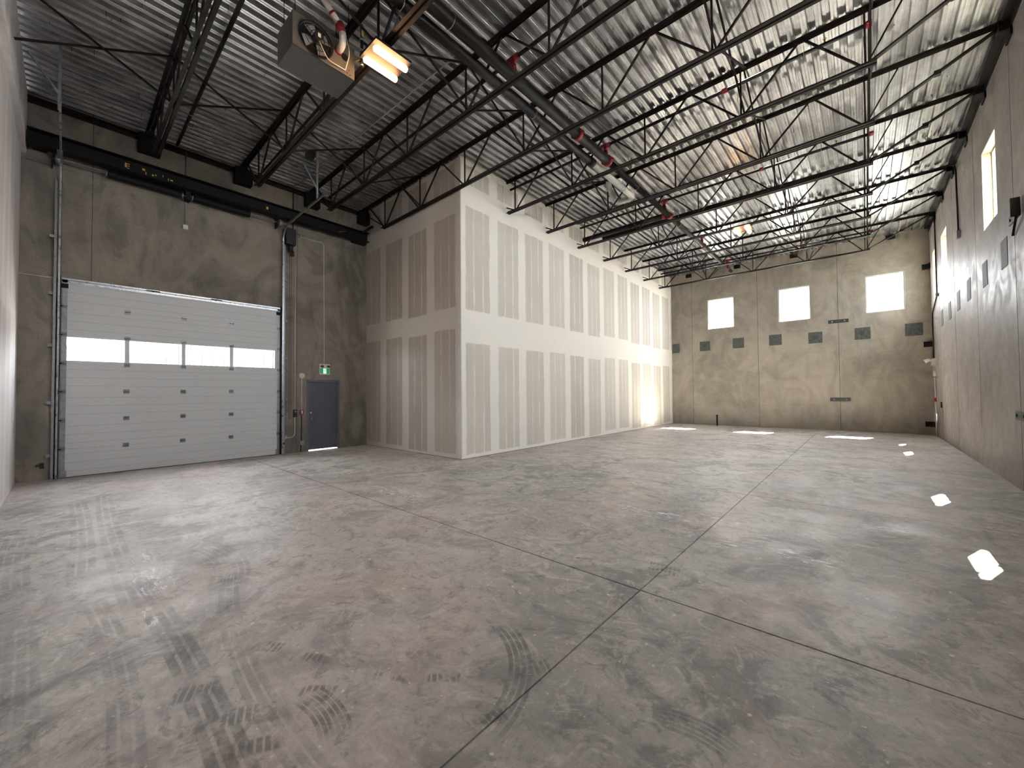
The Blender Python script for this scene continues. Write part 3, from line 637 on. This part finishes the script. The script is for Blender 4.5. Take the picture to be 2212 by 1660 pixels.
for xx in (-6.9, -4.6, -2.3, .9):
    MB().box(xx - .14, xx + .14, FY - .05, FY, 7.80, 7.98).build('deck_clip', 'black_steel', wf)

# devices in the far right corner
yb = 21.35
em = thing('emergency_light', (RX, yb, 2.5), 'white emergency light unit on the right wall near the far corner', 'emergency light')
MB().box(RX - .10, RX, yb - .18, yb + .18, 2.62, 2.86).build('housing', 'white_plastic', em)
for q in (-.1, .12): MB().tube([(RX - .1, yb + q, 2.8), (RX - .18, yb + q, 2.82), (RX - .26, yb + q, 2.78)], .06, 12, True, [.03, .06, .07]).build('lamp_head', 'white_plastic', em)
st_ = thing('strobe_alarm', (RX, yb, 2.3), 'small clear strobe alarm under the far emergency light', 'alarm')
MB().box(RX - .06, RX, yb - .07, yb + .07, 2.22, 2.42).build('body', 'white_plastic', st_); MB().box(RX - .085, RX - .06, yb - .04, yb + .04, 2.29, 2.4).build('lens', 'chrome', st_)
pipe('conduit', [(RX - .025, yb, 2.22), (RX - .025, yb, 1.42)], .014, 'white_plastic', 'pale conduit above the red box in the far corner', 'conduit')
tag(MB().box(RX - .06, RX, yb - .07, yb + .07, 1.28, 1.42).build('pull_station', 'red_paint'), 'small red pull station on the right wall by the far corner', 'fire alarm')
pipe('conduit', [(RX - .025, yb, 1.28), (RX - .025, yb - .05, .02)], .016, 'white_plastic', 'pale conduit from far red box down to the floor', 'conduit')
pipe('conduit', [(RX - .03, 20.05, 7.9), (RX - .03, 20.05, 5.0), (RX - .03, 21.4, 4.55), (RX - .03, 21.4, 2.9)], .02, 'black_pipe', 'dark conduit jogging down between the last two right-wall windows', 'conduit', .15)
tag(MB().tube([(RX - .08, 19.95, 5.0), (RX, 19.95, 5.0)], .06, 12).build('junction_box', 'dull_galvanized'), 'round grey junction box beside the last right-wall window', 'junction box')
pipe('conduit', [(1.2, 16.0, 7.86), (RX - .03, 16.0, 7.86), (RX - .03, 15.75, 7.6), (RX - .03, 15.65, 5.92)], .02, 'black_pipe', 'dark conduit dropping down the right wall to a small box', 'conduit', .12)
tag(MB().box(RX - .07, RX, 15.58, 15.72, 5.72, 5.92).build('junction_box', 'dull_galvanized'), 'small grey box hanging mid-height on the right wall', 'junction box')
tag(MB().box(RX - .04, RX, 19.9, 19.96, 1.1, 1.3).build('anchor_plate', 'steel_plate'), 'tiny dark anchor in a joint of the right wall', 'steel plate')

# ------------------------------------------------------------------ pipework under the roof
MZ = 7.5; MXp = -4.68
mp = thing('sprinkler_main', (MXp, 5, MZ), 'long dark sprinkler main pipe running the length of the roof', 'pipe')
MB().tube([(MXp, LY + .01, MZ), (MXp, 8.95, MZ)], .105, 20).build('wide_pipe', 'black_pipe', mp)
MB().tube([(MXp, 8.95, MZ), (MXp, 21.2, MZ)], .075, 20).build('narrow_pipe', 'black_pipe', mp)
for yy, r_ in ((7.55, .125), (8.93, .125), (13.1, .10), (20.55, .09), (16.75, .09)):
    MB().tube([(MXp, yy - .05, MZ), (MXp, yy + .05, MZ)], r_, 18).box(MXp - r_ - .03, MXp - r_ + .01, yy - .03, yy + .03, MZ - .03, MZ + .03).box(MXp + r_ - .01, MXp + r_ + .03, yy - .03, yy + .03, MZ - .03, MZ + .03).build('coupling', 'red_paint', mp)
for yy in (3.9, 7.2, 10.6, 14.0, 17.5):
    MB().torus((MXp, yy, MZ), (0, 1, 0), .12 if yy < 8.9 else .088, .006, 24, 6).tube([(MXp, yy, MZ + .09), (MXp, yy, CZ)], .005, 5).build('pipe_hanger', 'galvanized', mp)
vp = thing('vent_pipe', (-4.96, 5, 7.45), 'dark pipe beside the sprinkler main that becomes white plastic', 'pipe')
PX, PZ = -4.95, 7.44
MB().tube([(PX, LY + .01, PZ), (PX, 8.6, PZ)], .085, 18).build('dark_length', 'black_pipe', vp)
MB().tube([(PX, 8.5, PZ), (PX, 8.68, PZ)], .10, 18).build('sleeve', 'joist_paint', vp)
MB().tube(bent([(PX, 8.6, PZ), (PX, 11.0, PZ), (-5.50, 11.0, PZ), (-5.50, 10.55, PZ + .28), (-5.50, 10.55, 7.93)], .14, 6), .082, 18).build('white_length', 'white_pvc', vp)
for yy in (3.2, 6.3, 10.3): MB().torus((PX, yy, PZ), (0, 1, 0), .098, .006, 24, 6).tube([(PX, yy, PZ + .09), (PX, yy, CZ)], .005, 5).build('pipe_hanger', 'galvanized', vp)
fd = thing('sprinkler_feed', (-6.2, 13.0, MZ), 'thick dark feed pipe crossing from the plasterboard wall to the main', 'pipe')
MB().tube([(BX - .0, 13.0, MZ), (-4.75, 13.0, MZ)], .085, 18).build('pipe', 'black_pipe', fd)
MB().tube([(-4.86, 13.0, MZ), (-4.76, 13.0, MZ)], .11, 18).build('coupling', 'red_paint', fd)
BZ = 7.84
for yy, xa, xb, t_ in ((1.75, -12.4, .6, 'first sprinkler branch line, nearest the left wall'), (5.38, -12.3, 1.2, 'second sprinkler branch line, before the plasterboard corner'), (8.84, -7.85, .20, 'third sprinkler branch line, with a red end cap by the right wall'),
                       (12.68, -7.80, .26, 'fourth sprinkler branch line, over the feed pipe'), (16.6, -7.80, .30, 'fifth sprinkler branch line, above the far lamp'), (20.5, -7.80, .34, 'last sprinkler branch line, close to the far windows')):
    b_ = thing('sprinkler_branch', (-4.68, yy, BZ), t_, 'pipe', 'sprinkler branch lines')
    MB().tube([(xa, yy, BZ), (xb, yy, BZ)], .034, 12).build('pipe', 'black_pipe', b_)
    tx = MXp + .0
    MB().tube([(tx, yy, MZ + .05), (tx, yy, BZ)], .034, 12).build('riser', 'black_pipe', b_)
    MB().tube([(tx - .12, yy, BZ), (tx + .12, yy, BZ)], .055, 14).tube([(tx, yy, BZ - .13), (tx, yy, BZ)], .052, 14).tube([(tx - .05, yy, BZ - .02), (tx - .05, yy, BZ + .06)], .02, 8).build('tee_fitting', 'red_paint', b_)
    MB().tube([(tx, yy, MZ + .05), (tx, yy, MZ + .19)], .055, 14).build('riser_coupling', 'red_paint', b_)
    MB().tube([(xb - .08, yy, BZ), (xb + .02, yy, BZ)], .052, 14).box(xb - .05, xb, yy - .07, yy + .07, BZ - .02, BZ + .02).build('end_cap', 'red_paint', b_)
    for xx in (-2.0,): MB().tube([(xx - .05, yy, BZ), (xx + .05, yy, BZ)], .048, 12).build('coupling', 'red_paint', b_)
    for xx in (-10.8, -6.6, -3.2, -.7):
        if xx < xa: continue
        MB().torus((xx, yy, BZ), (1, 0, 0), .042, .004, 18, 5).tube([(xx, yy, BZ + .03), (xx, yy, CZ)], .004, 5).build('pipe_hanger', 'galvanized', b_)
        MB().tube([(xx + .3, yy, BZ), (xx + .3, yy, BZ + .09)], .012, 8).tube([(xx + .3, yy, BZ + .09), (xx + .3, yy, BZ + .10)], .03, 10).build('sprinkler_head', 'brass', b_)
pipe('gas_pipe', [(-12.3, 3.36, 7.55), (-7.9, 3.36, 7.55), (-7.2, 3.36, 7.75)], .028, 'black_pipe', 'thin black gas pipe running from the back wall towards the heater', 'pipe', .1)
pipe('conduit', [(-12.5, 4.47, 7.93), (-9.3, 4.64, 7.955), (-5.5, 4.72, 7.955), (-5.36, 4.55, 7.955), (-5.36, 3.5, 7.955), (-5.36, 3.3, 7.3)], .012, 'dull_galvanized', 'thin conduit crossing the deck to the near ceiling lamp', 'conduit', .12)
tag(MB().box(-10.5, -10.25, 3.98, 4.14, 7.72, 7.86).build('junction_box', 'dark_plastic'), 'dark box under the deck beside the right track hanger', 'junction box')

# ------------------------------------------------------------------ unit heater
HX0, HX1, HY0, HY1, HZ0, HZ1 = -6.60, -6.0, 2.10, 3.02, 6.75, 7.25
ht = thing('unit_heater', ((HX0 + HX1) / 2, (HY0 + HY1) / 2, HZ0), 'grey suspended unit heater with a round fan on its back', 'heater')
m_ = MB().box(HX0, HX1 - .012, HY0, HY1, HZ0, HZ1)
m_.build('cabinet', 'heater_grey', ht)
# back plate with a round hole (fan orifice)
cyy, cz, rr = 2.42, 7.0, .235
ring = MB(); N_ = 40; base = []
for k_ in range(N_):
    a_ = 2 * PI * k_ / N_; dy, dz = math.cos(a_), math.sin(a_)
    t1 = min((HY1 - cyy) / dy if dy > 1e-6 else 1e9, (HY0 - cyy) / dy if dy < -1e-6 else 1e9, (HZ1 - cz) / dz if dz > 1e-6 else 1e9, (HZ0 - cz) / dz if dz < -1e-6 else 1e9)
    ring.v += [(HX1, cyy + dy * rr, cz + dz * rr), (HX1, cyy + dy * t1, cz + dz * t1)]
for k_ in range(N_):
    a_ = 2 * k_; b_ = 2 * ((k_ + 1) % N_); ring.f.append((a_, a_ + 1, b_ + 1, b_)); ring.sm.append(False)
for (yy, zz) in ((HY0, HZ0), (HY0, HZ1), (HY1, HZ0), (HY1, HZ1)):
    i0 = len(ring.v); ring.v.append((HX1, yy, zz))
    idx = sorted(range(N_), key=lambda k_: (ring.v[2 * k_ + 1][1] - yy) ** 2 + (ring.v[2 * k_ + 1][2] - zz) ** 2)[:2]; ring.f.append((i0, 2 * idx[0] + 1, 2 * idx[1] + 1)); ring.sm.append(False)
ring.build('back_plate', 'heater_grey', ht)
MB().tube([(HX1 - .011, cyy, cz), (HX1 - .009, cyy, cz)], .23, 32).build('fan_well', 'black_steel', ht)
gd = MB().torus((HX1 + .02, cyy, cz), (1, 0, 0), .245, .008).torus((HX1 + .05, cyy, cz), (1, 0, 0), .17, .004).torus((HX1 + .06, cyy, cz), (1, 0, 0), .10, .004)
for k_ in range(8):
    a_ = PI * k_ / 4 + .2; gd.tube([(HX1 + .065, cyy, cz), (HX1 + .05, cyy + math.cos(a_) * .17, cz + math.sin(a_) * .17), (HX1 + .02, cyy + math.cos(a_) * .245, cz + math.sin(a_) * .245)], .004, 5)
gd.build('fan_guard', 'black_steel', ht)
for k_ in range(4):
    a_ = PI / 2 * k_ + .5; ca, sa = math.cos(a_), math.sin(a_)
    MB().quadbox([(HX1 - .004, cyy + ca * .05 - sa * .03, cz + sa * .05 + ca * .03), (HX1 + .01, cyy + ca * .05 + sa * .03, cz + sa * .05 - ca * .03), (HX1 + .018, cyy + ca * .2 + sa * .08, cz + sa * .2 - ca * .08), (HX1 - .004, cyy + ca * .2 - sa * .08, cz + sa * .2 + ca * .08),
                  (HX1 - .002, cyy + ca * .05 - sa * .03, cz + sa * .05 + ca * .03), (HX1 + .012, cyy + ca * .05 + sa * .03, cz + sa * .05 - ca * .03), (HX1 + .02, cyy + ca * .2 + sa * .08, cz + sa * .2 - ca * .08), (HX1 - .002, cyy + ca * .2 - sa * .08, cz + sa * .2 + ca * .08)]).build('fan_blade', 'dull_galvanized', ht)
MB().tube([(HX1 + .01, cyy, cz), (HX1 + .13, cyy, cz)], .065, 16).box(HX1 + .05, HX1 + .1, cyy - .02, cyy + .03, cz - .0, cz + .075).build('fan_motor', 'dark_plastic', ht)
MB().box(HX1 + .131, HX1 + .133, cyy - .02, cyy + .02, cz - .03, cz + .03).build('motor_label', 'white_plastic', ht)
MB().tube(bent([(HX1 + .1, cyy, cz - .04), (HX1 + .12, cyy + .05, cz - .16), (HX1 + .05, cyy + .16, cz - .22), (HX1 + .02, 2.86, HZ0 + .06)], .06), .006, 6).build('motor_cable', 'white_plastic', ht)
MB().tube(bent([(HX1 + .02, 2.86, HZ0 + .06), (HX1 + .09, 2.9, HZ0 + .3), (HX1 + .08, 2.82, 7.4)], .08), .008, 6).build('flexible_cable', 'white_plastic', ht)
for yy, zz in ((2.93, 6.86), (2.9, 6.80), (2.95, 6.79)): MB().tube([(HX1, yy, zz), (HX1 + .004, yy, zz)], .012, 10).build('knockout', 'dark_plastic', ht)
MB().tube([(HX1, 2.86, 7.02), (HX1 + .02, 2.86, 7.02)], .05, 14).build('access_cover', 'black_steel', ht)
MB().tube(bent([(HX1, 2.76, 7.06), (HX1 + .16, 2.76, 7.06), (HX1 + .16, 2.74, 7.28)], .09), .05, 14).build('exhaust_elbow', 'white_pvc', ht)
MB().tube([(HX1 + .16, 2.74, 7.24), (HX1 + .16, 2.70, 7.36)], .058, 14).build('rubber_boot', 'red_paint', ht)
MB().tube([(HX1 + .16, 2.71, 7.33), (HX1 + .15, 2.30, 7.72)], .045, 14).build('exhaust_pipe', 'white_pvc', ht)
MB().tube([(HX1 + .15, 2.36, 7.665), (HX1 + .15, 2.33, 7.693)], .049, 14).tube([(HX1 + .16, 2.60, 7.43), (HX1 + .16, 2.58, 7.45)], .049, 14).tube([(HX1 + .0, 2.76, 7.06), (HX1 + .02, 2.76, 7.06)], .06, 14).build('pipe_tape', 'red_paint', ht)
MB().tube([(HX1 + .15, 2.30, 7.60), (HX1 + .15, 2.30, CZ)], .06, 14).torus((HX1 + .15, 2.30, 7.60), (0, 0, 1), .055, .012).build('roof_pipe', 'white_pvc', ht)
for xx in (HX0 + .08, HX1 - .08):
    for yy in (HY0 + .06, HY1 - .06): MB().tube([(xx, yy, HZ1), (xx, yy, CZ + .02)], .005, 6).build('hanging_rod', 'black_steel', ht)
gs = thing('gas_drop', (HX1 + .12, 3.06, 6.9), 'vertical black gas drop with brass fittings beside the heater', 'pipe')
MB().tube([(HX1 + .12, 3.08, 6.93), (HX1 + .12, 3.08, 7.62)], .022, 10).build('pipe', 'black_pipe', gs)
for zz in (6.97, 7.12, 7.2, 7.38, 7.58): MB().tube([(HX1 + .12, 3.08, zz - .018), (HX1 + .12, 3.08, zz + .018)], .030, 10).build('fitting', 'dull_galvanized', gs)
MB().tube([(HX1 + .12, 3.08, 7.07), (HX1 + .04, 3.0, 7.02)], .012, 8).build('gas_cock', 'brass', gs)
MB().box(HX1 + .145, HX1 + .15, 3.06, 3.10, 7.42, 7.52).build('yellow_tag', 'yellow_mark', gs)

# ------------------------------------------------------------------ ceiling lamps
def lamp(x, y, z, label):
    l_ = thing('ceiling_lamp', (x, y, z), label, 'lamp', 'twin glowing lamps hung below the joists')
    MB().box(x - .24, x + .24, y - .30, y + .30, z + .06, z + .10).build('housing', 'joist_paint', l_)
    for s_ in (-1, 1):
        MB().tube([(x + s_ * .145, y - .265, z + .02), (x + s_ * .145, y - .25, z + .0), (x + s_ * .145, y + .25, z + .0), (x + s_ * .145, y + .265, z + .02)], .05, 14, True, [.03, .05, .05, .03]).build('glowing_tube', 'lamp_glass', l_)
        MB().tube([(x, y + s_ * .2, z + .09), (x, y + s_ * .05, 7.03)], .004, 5).build('suspension_wire', 'galvanized', l_)
    return l_
lamp(-5.40, 3.22, 6.80, 'near glowing twin ceiling lamp beside the unit heater')
lamp(-2.80, 14.3, 6.84, 'far small glowing twin ceiling lamp in front of the end wall')

# ------------------------------------------------------------------ outside
tag(MB().box(-60, 50, -50, 80, -.5, -.17).build('ground', 'asphalt'), 'paved ground outside the building', None, None, 'structure')
nb = thing('neighbour_building', (-30, 0, -.17), 'pale pink building seen blown out through the overhead door windows', 'building')
MB().box(-34, -30, -14, 3.8, -.17, 7.5).build('wall', 'neighbour_wall', nb)
MB().box(-30.02, -29.85, -14, 3.8, 3.8, 4.0).build('trim_band', 'neighbour_trim', nb)
MB().box(-30.0, -29.95, -1.4, 2.0, 4.3, 5.6).build('sign_panel', 'white_plastic', nb)
m_ = MB()
for k_ in range(22): m_.box(-33.0, -32.9 + .03 * (k_ % 2), 4.0 + k_ * .3, 4.27 + k_ * .3, -.17, 6.6 - (.0 if k_ > 5 else (5 - k_) * .5))
tag(m_.build('siding', 'neighbour_siding', nb), kind='stuff')
MB().box(-34, -28, 11.5, 18, -.17, 3.6).box(-34.2, -27.6, 11.2, 18.3, 3.6, 3.9).build('annex', 'neighbour_wall', nb)
